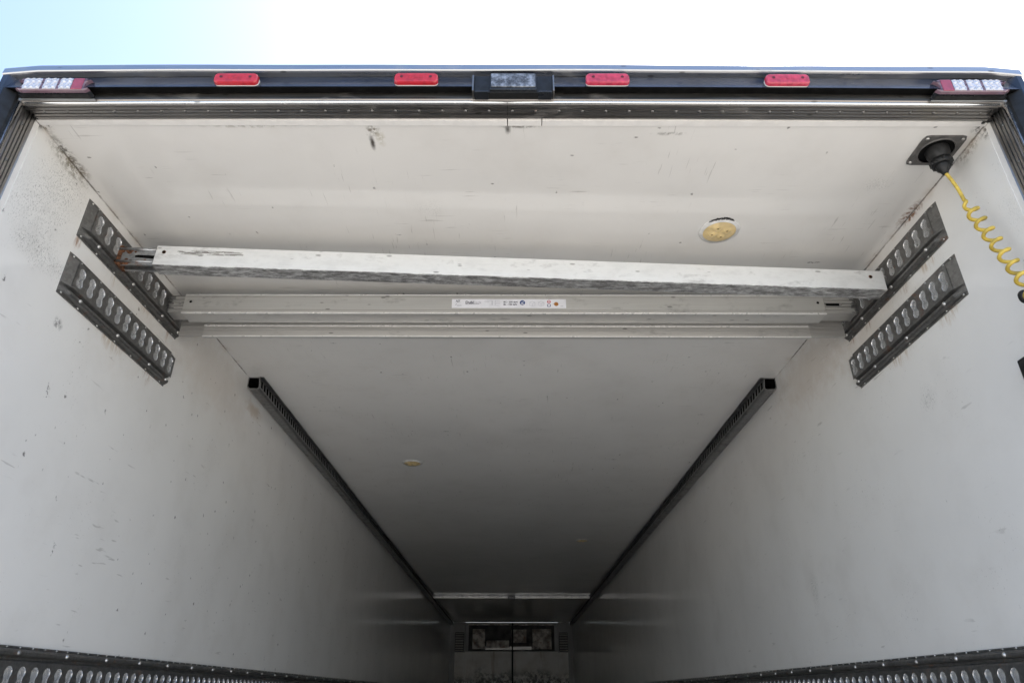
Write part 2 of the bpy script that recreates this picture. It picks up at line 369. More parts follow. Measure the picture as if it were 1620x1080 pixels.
def lipf(x, y, z):
    e = max(0, abs(x) - 1.18) / .10
    return (x, y, z + camber(x) - .010 * e * e + .0012 * math.sin(x * 9.0) * math.sin(x * 3.1 + 1))
MB().strip([(-.083, H + .0715), (-.1010, H + .0722), (-.1050, H + .0735), (-.1068, H + .0765), (-.1066, H + .080), (-.1055, H + .0935), (-.1035, H + .0970), (-.0990, H + .0995), (-.0800, H + .1015), (.06, H + .105), (.06, H + .088)], 0, lipx, lipf).build('roof_edge', 'lip', fr)
# ribbed soffit trim in two lengths that meet in the middle
rib = [(-.018, H - .001)]
for k in range(4):
    y = -.021 - k * .0105
    rib += [(y, H - .0045), (y - .0065, H - .0045), (y - .0072, H - .0015), (y - .0098, H - .0015)]
rib += [(-.0635, H - .0045), (-.0665, H - .0045), (-.0665, H + .02)]
for a, b in ((-1.222, -.0135), (-.0125, 1.222)):
    ts = [a + (b - a) * i / 12 for i in range(13)]
    MB().strip(rib, 0, ts, cf).build('ribbed_trim', 'trim', fr)
    MB().tube([(t, -.0715, H - .0015 + camber(t)) for t in ts], .0042, 10).build('polished_bead', 'bead', fr)
# ceiling edge strip just inside the trim
for a, b in ((-W, -.014), (-.0125, .075), (.0765, W)):
    MB().box(a + .001, b, -.0175, .0, H - .003, H + .03).build('edge_strip', 'whiteplastic', fr)
rv = MB().dome((0, 0, 0), (0, 0, -1), .0042, .0028, 10, 3)
r0 = None
for k in range(41):
    x = -1.19 + k * .0595
    if r0 is None: r0 = rv.build('rivet', 'galv', fr); r0.location = (x, -.046, H - .0042 + camber(x))
    else: inst(r0, fr, (x, -.046, H - .0042 + camber(x)))
for s in (-1, 1):
    pts = [(s * (W - .0), -.018)]
    for k in range(4):
        y = -.021 - k * .0105
        pts += [(s * (W + .002), y), (s * (W + .002), y - .0065), (s * (W + .005), y - .0072), (s * (W + .005), y - .0098)]
    pts += [(s * (W + .002), -.0635), (s * (W + .003), -.0665), (s * (W + .03), -.0665)]
    MB().strip(pts, 2, [-.1, 1.2, H + .01]).build('ribbed_trim', 'trim_v', fr)
    MB().tube([(s * (W + .0065), -.0725, z) for z in (-.1, 1.2, H)], .0065, 12).build('polished_bead', 'bead', fr)
    MB().strip([(s * (W + .001), -.0185), (s * (W + .001), .0), (s * (W + .02), .0)], 2, [-.1, H - .003]).build('edge_strip', 'whiteplastic', fr)
    MB().strip([(s * (W + .0095), -.0745), (s * (W + .0125), -.0835), (s * (W + .0300), -.1005), (s * (W + .0335), -.1030)], 2, [-.1, H + .0205]).build('reveal_shade_strip', 'rubber', fr)  # black strip paints the post reveal dark, in place of a dim reflection
    MB().prism([(s * (W + .008), -.0725), (s * (W + .013), -.077), (s * (W + .032), -.100), (s * (W + .036), -.104), (s * (W + .0490), -.104), (s * (W + .0525), -.098), (s * (W + .0525), .06), (s * (W + .047), .06), (s * (W + .047), -.017), (s * (W + .006), -.017)], 2, -.2, H + .0695).build('door_post', 'frame', fr)
    rr = MB().dome((0, 0, 0), (-s, 0, 0), .0042, .0028, 10, 3)
    q = None
    for k in range(22):
        z = H - .045 - k * .118
        if q is None: q = rr.build('rivet', 'galv', fr); q.location = (s * (W + .002), -.046, z)
        else: inst(q, fr, (s * (W + .002), -.046, z))
# black sealant lumps in the upper corners
for s in (-1, 1):
    m = MB()
    for k in range(9):
        m.dome((s * (W - .004 - random.random() * .020), -.06 + random.random() * .055, H - .0005), (random.uniform(-.2, .2) - s * .5, .1, -1), random.uniform(.004, .010), random.uniform(.002, .006), 9, 3)
    m.build('sealant', 'glue', fr)

# centre latch keep
lk = thing('latch_keep', (0, -.09, H), 'black latch box with tarnished metal plate at middle of the frame header', 'latch')
MB().box(-.056, .060, -.1085, -.080, H + .009, H + .064).build('housing', 'black', lk, .002)
MB().box(-.053, .057, -.1110, -.1080, H + .017, H + .0625).build('plate', 'tarnish', lk, .0008)
for a, b in ((-.100, -.096), (.100, .104)):
    MB().box(a, b, -.1085, -.080, H + .006, H + .060).build('cheek', 'steel', lk, .0006)
MB().box(-.0955, .0995, -.1025, -.080, H + .006, H + .0625).build('back_plate', 'rubber', lk, .001)
MB().box(-.094, -.06, -.1055, -.080, H + .004, H + .0095).build('ledge', 'black', lk, .001)
MB().box(.064, .098, -.1055, -.080, H + .004, H + .0095).build('ledge', 'black', lk, .001)

# red marker lamps
def rrect(w, h, r, n=5):
    p = []
    for cx, cz, a0 in ((w - r, h - r, 0), (-w + r, h - r, 90), (-w + r, -h + r, 180), (w - r, -h + r, 270)):
        for k in range(n + 1):
            a = R(a0 + 90 * k / n); p.append((cx + r * math.cos(a), cz + r * math.sin(a)))
    return p
def loft(rings, axis, smooth=False):        # list of (outline, position along axis) -> closed solid
    m = MB(); n = len(rings[0][0])
    def P(p, t): q = list(p); q.insert(axis, t); return tuple(q)
    for (a, ta), (b, tb) in zip(rings, rings[1:]):
        m.add([P(p, ta) for p in a] + [P(p, tb) for p in b], [(i, (i + 1) % n, n + (i + 1) % n, n + i) for i in range(n)], smooth)
    m.add([P(p, rings[0][1]) for p in rings[0][0]], [tuple(range(n))]); m.add([P(p, rings[-1][1]) for p in rings[-1][0]], [tuple(range(n))])
    return m
def marker():
    t = thing('marker_lamp', (0, 0, 0), '', 'lamp', 'red marker lamps on the header')
    sh = lambda pts, dx, dz: [(x + dx, z + dz) for x, z in pts]
    loft([(rrect(.0535, .0158, .010), 0.004), (rrect(.0535, .0158, .010), -.005)], 1).build('base', 'whiteplastic', t)
    loft([(rrect(.0550, .0163, .010), -.005), (rrect(.0540, .0157, .010), -.0125), (rrect(.052, .0142, .010), -.0155), (rrect(.050, .0125, .010), -.0160)], 1).build('lens', 'redlens', t)
    for x in (-.036, .036):
        MB().cyl((x, -.0160, .002), (x, -.0165, .002), .0040, n=14).build('screw_recess', 'redhole', t)
    for i in range(3):      # raised approval marks
        MB().box(-.018 + i * .013, -.010 + i * .013, -.0166, -.0160, -.003, .005).build('embossed_mark', 'redlens', t, .0006)
    return t
mk = marker()
mkl = ['red marker lamp on the header beside the end lamp far from the cable', 'red marker lamp on the header above the torn ceiling patch',
       'red marker lamp next to the latch box on the yellow cable side', 'red marker lamp beside the end lamp above the cable socket']
for i, x in enumerate((-.688, -.240, .237, .685)):
    o = mk if i == 0 else copy_tree(mk)
    o.location = (x, -.0995, H + .0385 + camber(x)); o['label'] = mkl[i]
    if i >= 2:
        for c_ in o.children:
            if c_.name.startswith(('lens', 'embossed')): c_.material_slots[0].link = 'OBJECT'; c_.material_slots[0].material = M['redfaded']

# silver and red end lamps with notched ends
def end_lamp(s, label):
    t = thing('end_lamp', (s * 1.128, -.095, H + .02), label, 'lamp', 'silver and red lamps at the header ends')
    cx, cz = s * 1.139, H + .0260
    hw, hh = .093, .0210
    def outline(k=1.0, g=0.0):
        p = []
        w, h = hw - g, hh - g
        p += [(-w + .012, h), (w - .012, h), (w - .003, h - .006)]
        for a in range(0, 181, 20): p.append((w - .0005 - .0165 * math.sin(R(a)) * .9, .0145 * math.cos(R(a))))
        p += [(w - .003, -h + .006), (w - .012, -h), (-w + .012, -h), (-w + .003, -h + .006)]
        for a in range(0, 181, 20): p.append((-w + .0005 + .0165 * math.sin(R(a)) * .9, -.0145 * math.cos(R(a))))
        p += [(-w + .003, h - .006)]
        return [(cx + x, cz + z) for x, z in p]
    loft([(outline(), -.079), (outline(), -.0985)], 1).build('housing', 'black', t)
    loft([(outline(g=.0008), -.0985), (outline(g=.0012), -.1060), (outline(g=.003), -.1085)], 1).build('lens', 'lampbody', t)
    for k, (a, b) in enumerate(((-.073, -.030), (-.023, .010), (.017, .046))):
        x0, x1 = (cx - s * 0 + (a if s < 0 else -b)), (cx + (b if s < 0 else -a))
        pn = MB().box(x0, x1, -.1100, -.1080, cz - .0175, cz + .0175).build('reflector_panel', 'ledwhite', t, .0006)
        m = MB(); nx = 3 if x1 - x0 > .04 else 2
        for i in range(nx):
            for j in range(2):
                px = x0 + (x1 - x0) * (i + .5) / nx; pz = cz + (-.0095 if j == 0 else .0095)
                m.tube([(px + .0068 * math.cos(R(a_)), -.1103, pz + .0075 * math.sin(R(a_))) for a_ in range(0, 361, 30)], .0011, 6)
                m.dome((px, -.1100, pz), (0, -1, 0), .0045, .002, 10, 3)
        m.build('reflector_ring', 'ledwhite', pn)
    a, b = (.0475, .074) if s < 0 else (-.074, -.0475)
    MB().box(cx + a, cx + b, -.1098, -.1075, cz - .0185, cz + .0185).build('red_panel', 'darkred', t, .0008)
    MB().box(cx - .094, cx + .096, -.0840, -.0782, H - .0005, H + .0020).build('shelf', 'lip', t, .0006)
    MB().box(cx - .088, cx + .088, -.097, -.080, H + .0022, H + .0024).build('gasket', 'rubber', t)
    return t
end_lamp(-1, 'silver-and-red three-panel lamp at the header end away from the cable socket')
end_lamp(1, 'silver-and-red three-panel lamp at the header corner above the cable socket')

# ------------------------------------------------------------------ slotted lashing rails
PITCH = .051
def slot_r(th):
    c, s_ = math.cos(th), math.sin(th); best = 0
    hw, hh = .0095, .016
    best = min(hw / abs(c) if abs(c) > 1e-6 else 9, hh / abs(s_) if abs(s_) > 1e-6 else 9)
    for cz in (.0145, -.0145):
        r = .0140; bq = cz * s_; disc = bq * bq - (cz * cz - r * r)
        if disc > 0: best = max(best, bq + math.sqrt(disc))
    return best
SLOTM = {}
def slotted(name, parent, side, y0, y1, first, count, zf, end0=.035, end1=.006, depth=.016):
    """pressed rail: narrow flange, slotted web, groove, rib, flange; v runs from the narrow edge, h is proud of the wall"""
    P = lambda u, v, h: (side * (W - h), u, zf(v))
    hf = depth; m = MB(); rim = MB(); back = MB()
    prof = [(0, 0), (0, .004), (.011, .004), (.017, hf), (.018, hf)]
    prof2 = [(.095, hf), (.097, hf - .001), (.101, .005), (.106, .005), (.110, hf), (.113, hf + .0015), (.118, hf + .0015), (.122, hf - .002), (.125, .004), (.131, .004), (.131, 0)]
    us = [y0, y0 + end0, y1 - end1, y1]; fac = [.10, 1, 1, .18]
    for pr in (prof, prof2):
        m.strip(pr, 0, [0, 1, 2, 3], lambda t, v, h: P(us[t], v, h * fac[t]))
    a = first - PITCH / 2; b = first + (count - .5) * PITCH
    for (t0, f0, t1, f1) in ((y0, .10, y0 + end0, 1), (y0 + end0, 1, a, 1), (b, 1, y1 - end1, 1), (y1 - end1, 1, y1, .18)):
        if t1 - t0 > 1e-4:
            m.add([P(t0, .018, hf * f0), P(t0, .095, hf * f0), P(t1, .095, hf * f1), P(t1, .018, hf * f1)], [(0, 1, 2, 3)])
    # end caps
    for t, f in ((y0, .10), (y1, .18)):
        allp = prof + prof2; m.add([P(t, v, h * f) for v, h in allp], [tuple(range(len(allp)))])
    vc = .0565; ang = sorted(set([2 * math.pi * k / 28 for k in range(28)] + [q for q in (math.atan2(.0385, .0255), math.pi - math.atan2(.0385, .0255), math.pi + math.atan2(.0385, .0255), 2 * math.pi - math.atan2(.0385, .0255))]))
    n = len(ang)
    hole = [(slot_r(t) * math.cos(t), slot_r(t) * math.sin(t)) for t in ang]
    rect = []
    for t in ang:
        k = min(.0255 / abs(math.cos(t)) if abs(math.cos(t)) > 1e-9 else 9, .0385 / abs(math.sin(t)) if abs(math.sin(t)) > 1e-9 else 9)
        rect.append((k * math.cos(t), k * math.sin(t)))
    for c in range(count):
        u0 = first + c * PITCH
        vs = [P(u0 + x, vc + y, hf) for x, y in rect] + [P(u0 + x * 1.06, vc + y * 1.04, hf) for x, y in hole]
        m.add(vs, [(i, (i + 1) % n, n + (i + 1) % n, n + i) for i in range(n)])
        vs = [P(u0 + x * 1.06, vc + y * 1.04, hf) for x, y in hole] + [P(u0 + x, vc + y, hf - .0025) for x, y in hole] + [P(u0 + x, vc + y, .0006) for x, y in hole]
        rim.add(vs, [(j * n + i, j * n + (i + 1) % n, (j + 1) * n + (i + 1) % n, (j + 1) * n + i) for j in range(2) for i in range(n)], True)
        back.add(vs[2 * n:], [tuple(range(n))])
    o = m.build(name, 'galv', parent); rim.build('slot_rims', 'slotzinc', o); back.build('slot_backs', 'slotback', o)
    return o, P
rails = [(-1, 2.520, 'upper', 'short slotted rail near the ceiling holding the beam with the rusty end'),
         (-1, 2.334, 'lower', 'short slotted rail with rusty lower edge below the rail holding the rusty beam end'),
         (1, 2.515, 'upper', 'short slotted rail near the ceiling beside the yellow coiled cable, holding the beams'),
         (1, 2.331, 'lower', 'short free slotted rail below the beams, beside the yellow coiled cable')]
for s, zt, nm, lab in rails:
    t = thing('lashing_rail', (s * W, .255, zt - .131), lab, 'rail', 'short slotted rails high on the walls')
    bo, P = slotted('slotted_web', t, s, .253, .888, .308, 12, lambda v, zt=zt: zt - v)
    off = Vector(t['_o'])
    k0 = MB().dome((0, 0, 0), (-s, 0, 0), .0062, .006, 10, 3).build('knob', 'zinc'); k0.parent = t
    ks = [(y, .1155, .0168) for y in (.332, .536, .74, .862)]
    k0.location = Vector(P(*ks[0])) - off
    for q in ks[1:]: inst(k0, t, Vector(P(*q)) - off)
    s0 = MB().dome((0, 0, 0), (-s, 0, 0), .0036, .003, 8, 3).build('screw', 'zinc'); s0.parent = t
    sp = [(.27, .0065, .003), (.268, .124, .003)] + [(.30 + .098 * i + random.uniform(-.01, .01), .0055, .0035) for i in range(7)] + [(.35 + .1 * i, .128, .0035) for i in range(6)]
    s0.location = Vector(P(*sp[0])) - off
    for q in sp[1:]: inst(s0, t, Vector(P(*q)) - off)
for s, lab in ((-1, 'long slotted lashing rail at mid height of the wall without the yellow cable'), (1, 'long slotted lashing rail at mid height of the wall under the yellow cable')):
    t = thing('long_lashing_rail', (s * W, .1, 1.216), lab, 'rail', 'long slotted rails along the walls')
    bo, P = slotted('slotted_web', t, s, .10, L - .05, .155, 260, lambda v: 1.216 + v)
    off = Vector(t['_o'])
    k0 = MB().dome((0, 0, 0), (-s, 0, 0), .006, .006, 10, 3).build('knob', 'zinc'); k0.parent = t
    for i in range(40):
        l = Vector(P(.12 + i * PITCH * 4, .1155, .0168)) - off
        if i == 0: k0.location = l
        else: inst(k0, t, l)
    s0 = MB().dome((0, 0, 0), (-s, 0, 0), .0032, .003, 8, 3).build('screw', 'zinc'); s0.parent = t
    for i in range(100):
        l = Vector(P(.14 + i * PITCH * 1.0, .1285, .0035)) - off
        if i == 0: s0.location = l
        else: inst(s0, t, l)

# ------------------------------------------------------------------ perforated ceiling corner rails
for s, lab in ((-1, 'dark perforated track along the ceiling corner, on the side of the rusty beam end'), (1, 'dark perforated track along the ceiling corner, on the side of the coiled cable')):
    t = thing('ceiling_track', (s * 1.2, 1.58, 2.5), lab, 'track', 'perforated tracks in the ceiling corners')
    y0, y1 = 1.585, L - .06; m = MB(); T = lambda x, y, z: (s * x, y, z)
    A, B_ = (1.176, H - .0005), (1.170, H - .054)      # inner perforated face
    prof_o = [A, B_, (1.1735, H - .0595), (1.182, H - .0615), (1.214, H - .0610), (1.224, H - .0555), (W - .0005, H - .046), (W - .0005, H - .0005)]
    face = lambda f, y: T(A[0] + (B_[0] - A[0]) * f, y, A[1] + (B_[1] - A[1]) * f)
    n = 296; p = (y1 - y0) / n
    m.add([face(0, y0), face(0, y1), face(.20, y1), face(.20, y0)], [(0, 1, 2, 3)]); m.add([face(.84, y0), face(.84, y1), face(1, y1), face(1, y0)], [(0, 1, 2, 3)])
    for k in range(n):
        a = y0 + k * p; b = a + p * .45
        m.add([face(.20, a), face(.20, b), face(.84, b), face(.84, a)], [(0, 1, 2, 3)])
    m.strip(prof_o[1:7], 1, [y0, y1], lambda x, y, z: T(x, y, z))
    cxx, czz = 1.203, H - .030      # rim of the open end, then the hollow behind it
    prof_i = [(cxx + (x - cxx) * .86, czz + (z - czz) * .86) for x, z in prof_o]; q_ = len(prof_o)
    m.add([T(x, y0, z) for x, z in prof_o] + [T(x, y0 - .0005, z) for x, z in prof_i], [(k, (k + 1) % q_, q_ + (k + 1) % q_, q_ + k) for k in range(q_)])
    m.build('perforated_channel', 'galv_d', t)
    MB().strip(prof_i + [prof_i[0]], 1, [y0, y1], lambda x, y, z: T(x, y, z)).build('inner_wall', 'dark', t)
    MB().strip([(1.158, H - .0015), (1.177, H - .0015), (1.177, H - .003), (1.158, H - .003), (1.158, H - .0015)], 1, [y0 - .004, y1], lambda x, y, z: T(x, y, z)).build('flange', 'galv_d', t)

# ------------------------------------------------------------------ cross beams
def oriented(name, pl, pr, label, group):
    pl, pr = Vector(pl), Vector(pr); d = pr - pl; t = thing(name, (0, 0, 0), label, 'beam', group)
    t.location = (pl + pr) / 2; t.rotation_euler = (0, -math.atan2(d.z, math.hypot(d.x, d.y)), math.atan2(d.y, d.x)); return t, d.length / 2
GB = 'aluminium cross beams under the ceiling'
# beam 1: skewed, whitened box with a rusting telescopic end
t, h = oriented('cross_beam', (-1.213, .445, 2.440), (1.186, .545, 2.412), 'whitish aluminium beam hung askew in front of the others, with rusty telescopic end', GB)
sec = lambda hy, hz: [(-hy, -hz), (hy, -hz), (hy, hz), (-hy, hz)]
x0 = -h + .112
MB().prism(sec(.028, .0360), 0, x0, h).build('box_section', 'alu_w', t, .0022)
MB().box(x0 - .0004, x0 + .0003, -.024, .024, -.034, .034).build('end_wall', 'dark', t)
ins = MB().prism([(-.021, -.031), (-.010, -.031), (-.010, -.026), (-.016, -.026), (-.016, .026), (-.010, .026), (-.010, .031), (-.021, .031)], 0, -h, x0 + .02).build('telescopic_end', 'galv_rust', t, .001)
MB().prism([(.021, -.031), (.012, -.031), (.012, .031), (.021, .031)], 0, -h, x0 + .02).build('telescopic_end', 'galv_rust', t)
m = MB()
for z_ in (-.022, .022): m.tube([(-h, -.0225, z_), (x0 - .001, -.0225, z_)], .004, 8)
m.build('guide_rib', 'galv_rust', ins)
MB().prism([(x, z) for x, z in [(-h + .052, -.006), (x0 - .002, -.010), (x0 - .002, .002), (-h + .060, .003), (-h + .050, .000)]], 1, -.0216, -.0208).build('slot', 'dark', ins)
m = MB()
for k in range(26):
    m.dome((-h + random.random() ** 2 * .05, -.0212, random.choice((-1, 1)) * random.uniform(.012, .031)), (0, -1, 0), random.uniform(.003, .009), .0012, 8, 2)
m.box(-h - .003, -h + .010, -.023, .0215, -.033, .033)
m.build('rust_crust', 'rust', ins)
for x in (x0 + .026, h - .045):
    r_ = MB().cyl((x, -.0278, .012), (x, -.0288, .012), .0062, n=16).build('bolt_hole', 'rust', t); MB().cyl((x, -.0287, .012), (x, -.0291, .012), .0040, n=14).build('bolt_bore', 'dark', r_)
scuff = MB()
for k in range(46):
    a = x0 + .060 + random.random() * .19; z_ = .006 + (k % 15) * .001
    scuff.box(a, min(a + random.uniform(.01, .06), x0 + .268), -.02815 - .00001 * k, -.0279, z_, z_ + .0009)
scuff.build('label_residue', 'steel', t)

# beams 2 and 3: double profile, grooved telescopic ends
def grooved(x_a, x_b, hy, hz, n=5):
    m = MB(); pts = [(-hy, -hz)]
    st = 2 * hz / n
    for k in range(n):
        z_ = -hz + k * st; pts += [(-hy, z_ + .0015), (-hy, z_ + st * .72), (-hy + .004, z_ + st * .76), (-hy + .004, z_ + st * .96)]
    pts += [(-hy, hz), (hy, hz), (hy, -hz)]
    cl = []
    for p in pts:
        if not cl or (abs(p[0] - cl[-1][0]) + abs(p[1] - cl[-1][1])) > 1e-6: cl.append(p)
    return m.prism(cl, 0, x_a, x_b)
t2, h = oriented('cross_beam', (-1.210, .785, 2.463), (1.210, .785, 2.463), 'aluminium beam with white printed sticker behind the skewed beam', GB)
xa, xb = -1.157, 1.100
MB().prism([(-.033, -.028), (-.0335, -.036), (-.031, -.0385), (.030, -.0385), (.030, .0385), (-.031, .0385), (-.033, .036)], 0, xa, xb).build('box_section', 'alu', t2, .0012)
MB().box(xa, xb, -.0355, -.0300, -.0410, -.0365).build('lower_lip', 'lipalu', t2)
MB().box(xa, xb, -.0337, -.0329, .0345, .0368).build('upper_edge', 'lipalu', t2)
for z_ in (-.0265, .0265): MB().box(xa, xb, -.03325, -.0328, z_, z_ + .0012).build('extrusion_line', 'steel', t2)
MB().box(xa + .0, xb, .0302, .034, -.0400, -.030).build('rear_lip', 'alu_g', t2, .001)
for a, b in ((-h, xa + .02), (xb - .02, h)):
    e = grooved(a, b, .028, .033).build('telescopic_end', 'alu_g', t2)
    xs_ = (a + .014, a + .040) if a < 0 else (b - .050,)
    for x in xs_:
        sc_ = MB().cyl((x, -.0275, .001), (x, -.0300, .001), .0062, n=14).build('screw', 'zinc', e); MB().box(x - .004, x + .004, -.0303, -.0299, .0002, .0018).build('screw_slot', 'dark', sc_)
    if a > 0: MB().prism(rrect(.030, .0045, .0044), 1, -.0290, -.0284).build('slot', 'dark', e).location = (xb + .036, 0, .001)
    m = MB()
    xe = a if a < 0 else b; sg = -1 if a < 0 else 1
    for k in range(10): m.box(xe - sg * .02 * random.random(), xe + sg * .004, -.0290 - random.random() * .004, -.026, -.032 + k * .0065, -.0285 + k * .0065)
    m.build('end_hook', 'galv_d', e)
for x in (xa + .024, xb - .022):
    r_ = MB().cyl((x, -.0328, .006), (x, -.0336, .006), .0075, n=16).build('bolt_hole', 'zinc', t2); MB().cyl((x, -.0335, .006), (x, -.0339, .006), .0048, n=14).build('bolt_bore', 'dark', r_)
t3, h = oriented('cross_beam', (-1.205, .866, 2.424), (1.205, .866, 2.424), 'plain aluminium beam hanging lowest of the three, its top hidden', GB)
xa3, xb3 = -1.118, 1.080
MB().prism([(-.010, -.036), (-.007, -.038), (.004, -.038), (.004, .036), (-.010, .036)], 0, xa3, xb3).build('box_section', 'alu', t3, .0010)
MB().box(xa3, xb3, -.0122, -.0098, .0040, .0095).build('front_rib', 'lipalu', t3)
for z_ in (-.0040, -.0160, -.0260): MB().box(xa3, xb3, -.0108, -.0098, z_, z_ + .0022).build('extrusion_line', 'alu_g', t3)
MB().box(xa3, xb3, -.0115, -.0098, -.0385, -.0355).build('lower_lip', 'lipalu', t3)
for a, b in ((-h, xa3 + .02), (xb3 - .02, h)):
    m = MB().box(a, b, -.007, .003, -.033, .034)
    for z_ in (-.026, -.010, .006, .022): m.box(a, b, -.0088, -.0068, z_ - .005, z_ + .005)
    m.build('telescopic_end', 'alu_g', t3)

# printed sticker on beam 2
def text(s, size, x, z, y, mat, parent, name='lettering', bold=0.0):
    cu = bpy.data.curves.new(name, 'FONT'); cu.body = s; cu.size = size; cu.offset = bold; cu.resolution_u = 2
    o = bpy.data.objects.new('tmp_text', cu); COL.objects.link(o); bpy.context.view_layer.update()
    me = bpy.data.meshes.new_from_object(o); bpy.data.objects.remove(o)
    for v in me.vertices: v.co = (v.co.x + x, y - .0, v.co.y + z)
    me.materials.clear(); me.materials.append(M[mat]); q = bpy.data.objects.new(name, me); COL.objects.link(q); q.parent = parent; return q
yl = -.0334
lb = MB().box(-.212, .190, yl - .0009, yl, -.018, .018).build('sticker', 'label', t2); lb['label'] = 'white printed sticker with small symbols'
X = lambda px: -.212 + (px - 90) / 1420 * .402       # along the sticker
Yt = yl - .0013
text('AJT', .0105, X(138), .0065, Yt, 'ink', lb, bold=.0002); MB().box(X(140), X(200), Yt, Yt + .0001, .0035, .0042).build('printed_line', 'ink_g', lb)
MB().prism([(X(132), -.006), (X(150), -.0015), (X(150), -.003), (X(136), -.0065)], 1, Yt, Yt + .0001).build('printed_tick', 'ink', lb); MB().box(X(155), X(212), Yt, Yt + .0001, -.0088, -.0078).build('printed_line', 'ink', lb)
text('Dubl', .0148, X(258), -.0005, Yt, 'ink', lb, bold=.0004); text('Deck', .0148, X(345), -.0005, Yt, 'ink_g', lb); MB().box(X(258), X(432), Yt, Yt + .0001, -.0028, -.0018).build('printed_line', 'ink', lb)
for a, b, z_ in ((495, 590, .0115), (495, 552, .0065), (585, 600, -.003), (558, 578, -.0055), (628, 690, .0115), (640, 690, .003), (628, 690, -.003), (640, 680, -.0095)):
    MB().box(X(a), X(b), Yt, Yt + .0001, z_, z_ + .0007).build('printed_line', 'ink_g', lb)
MB().box(X(587), X(594), Yt, Yt + .0001, -.007, .0115).build('printed_mark', 'ink_g', lb); MB().box(X(628), X(631), Yt, Yt + .0001, -.0095, .0115).build('printed_mark', 'ink_g', lb)
text('BC - 250 daN', .0088, X(732), .0030, Yt, 'ink', lb, bold=.0003); text('BL - 150 daN', .0088, X(732), -.0068, Yt, 'ink', lb, bold=.0003)
MB().cyl((X(968), Yt + .0002, .0035), (X(968), Yt, .0035), .0095, n=24).build('printed_disc', 'blue', lb)
MB().prism([(X(968) - .006, .003), (X(968) + .005, .008), (X(968) + .006, .0065), (X(968) - .002, .003), (X(968) + .004, .0005), (X(968) + .003, -.001)], 1, Yt - .0004, Yt - .0003).build('printed_book', 'label', lb)
MB().box(X(968) - .005, X(968) + .005, Yt - .0004, Yt - .0003, -.003, -.0012).build('printed_book', 'label', lb)
for cx_ in (1090, 1200):
    pts = [(-.010, .003), (0, .008), (.010, .003), (.010, -.007), (0, -.012), (-.010, -.007), (-.010, .003), (0, -.002), (.010, .003)]
    m = MB(); m.tube([(X(cx_) + a, Yt, b + .001) for a, b in pts], .0004, 4); m.tube([(X(cx_), Yt, -.001), (X(cx_), Yt, -.011)], .0004, 4); m.build('printed_crate', 'ink_g', lb)
def ring(x, z, ro, ri, mat, nm):
    m = MB(); n = 24
    v = [(x + r * math.cos(2 * math.pi * k / n), Yt - .0002, z + r * math.sin(2 * math.pi * k / n)) for r in (ro, ri) for k in range(n)]
    m.add(v, [(k, (k + 1) % n, n + (k + 1) % n, n + k) for k in range(n)]); return m.build(nm, mat, lb, recalc=False)
ring(X(1297), .0072, .0066, .0044, 'redink', 'printed_ring'); MB().box(X(1297) - .0045, X(1297) + .0045, Yt - .0004, Yt - .0003, .0062, .0080).build('printed_bar', 'redink', lb)
MB().prism(rrect(.0066, .0055, .003), 1, Yt, Yt + .0001).build('printed_badge', 'blue', lb).location = (X(1297), 0, -.0075)
MB().prism(rrect(.0045, .0034, .001), 1, Yt - .0004, Yt - .0003).build('printed_badge', 'label', lb).location = (X(1297), 0, -.0075)
MB().cyl((X(1388), Yt + .0002, -.002), (X(1388), Yt, -.002), .0078, n=24).build('printed_disc', 'orange', lb); MB().box(X(1345), X(1365), Yt, Yt + .0001, -.0026, -.0014).build('printed_line', 'orange', lb)
MB().box(X(1440), X(1475), Yt, Yt + .0001, -.0105, -.0098).build('printed_line', 'ink', lb)

# ------------------------------------------------------------------ ceiling socket, plug, coiled cable
def square_hole_plate(cx, cy, w, d, r, z0, z1):
    m = MB(); n = 40; o = []; i_ = []
    ang = sorted([2 * math.pi * k / n for k in range(n)] + [])
    for a in ang:
        c, s_ = math.cos(a), math.sin(a); k = (abs(c / w) ** 10 + abs(s_ / d) ** 10) ** (-.1)
        o.append((cx + k * c, cy + k * s_)); i_.append((cx + r * c, cy + r * s_))
    def rg(P, z): return [(x, y, z) for x, y in P]
    rim = [(cx + (x - cx) * 1.10, cy + (y - cy) * 1.10) for x, y in i_]
    V = rg(o, z1) + rg(o, z0 + .001) + rg([(cx + (x - cx) * .985, cy + (y - cy) * .985) for x, y in o], z0) + rg(rim, z0) + rg([(cx + (x - cx) * 1.05, cy + (y - cy) * 1.05) for x, y in i_], z0 - .0025) + rg(i_, z0 - .002) + rg(i_, z1 + .05)
    m.add(V, [(j * n + k, j * n + (k + 1) % n, (j + 1) * n + (k + 1) % n, (j + 1) * n + k) for j in range(6) for k in range(n)])
    m.add(rg(i_, z1 + .05), [tuple(range(n))]); return m
so = thing('ceiling_socket', (1.152, .089, H), 'grey square socket plate with round black recess on the ceiling corner', 'socket')
square_hole_plate(1.152, .089, .058, .056, .0445, H - .004, H - .0004).build('plate', 'greyplastic', so)
MB().cyl((1.152, .089, H - .0045), (1.152, .089, H - .0007), .0443, n=32).build('recess', 'dark', so)
for sx in (-1, 1):
    for sy in (-1, 1): MB().dome((1.152 + sx * .047, .089 + sy * .045, H - .004), (0, 0, -1), .0048, .0028, 12, 3).build('screw', 'zinc', so)
pg = thing('plug', (1.152, .089, H - .004), 'black rubber plug hanging from the ceiling socket', 'plug')
def lathe(prof, c, n=24):
    m = MB(); V = [(c[0] + r * math.cos(2 * math.pi * k / n), c[1] + r * math.sin(2 * math.pi * k / n), z) for r, z in prof for k in range(n)]
    m.add(V, [(j * n + k, j * n + (k + 1) % n, (j + 1) * n + (k + 1) % n, (j + 1) * n + k) for j in range(len(prof) - 1) for k in range(n)], True)
    m.add(V[-n:], [tuple(range(n))]); return m
c0 = (1.152, .086)
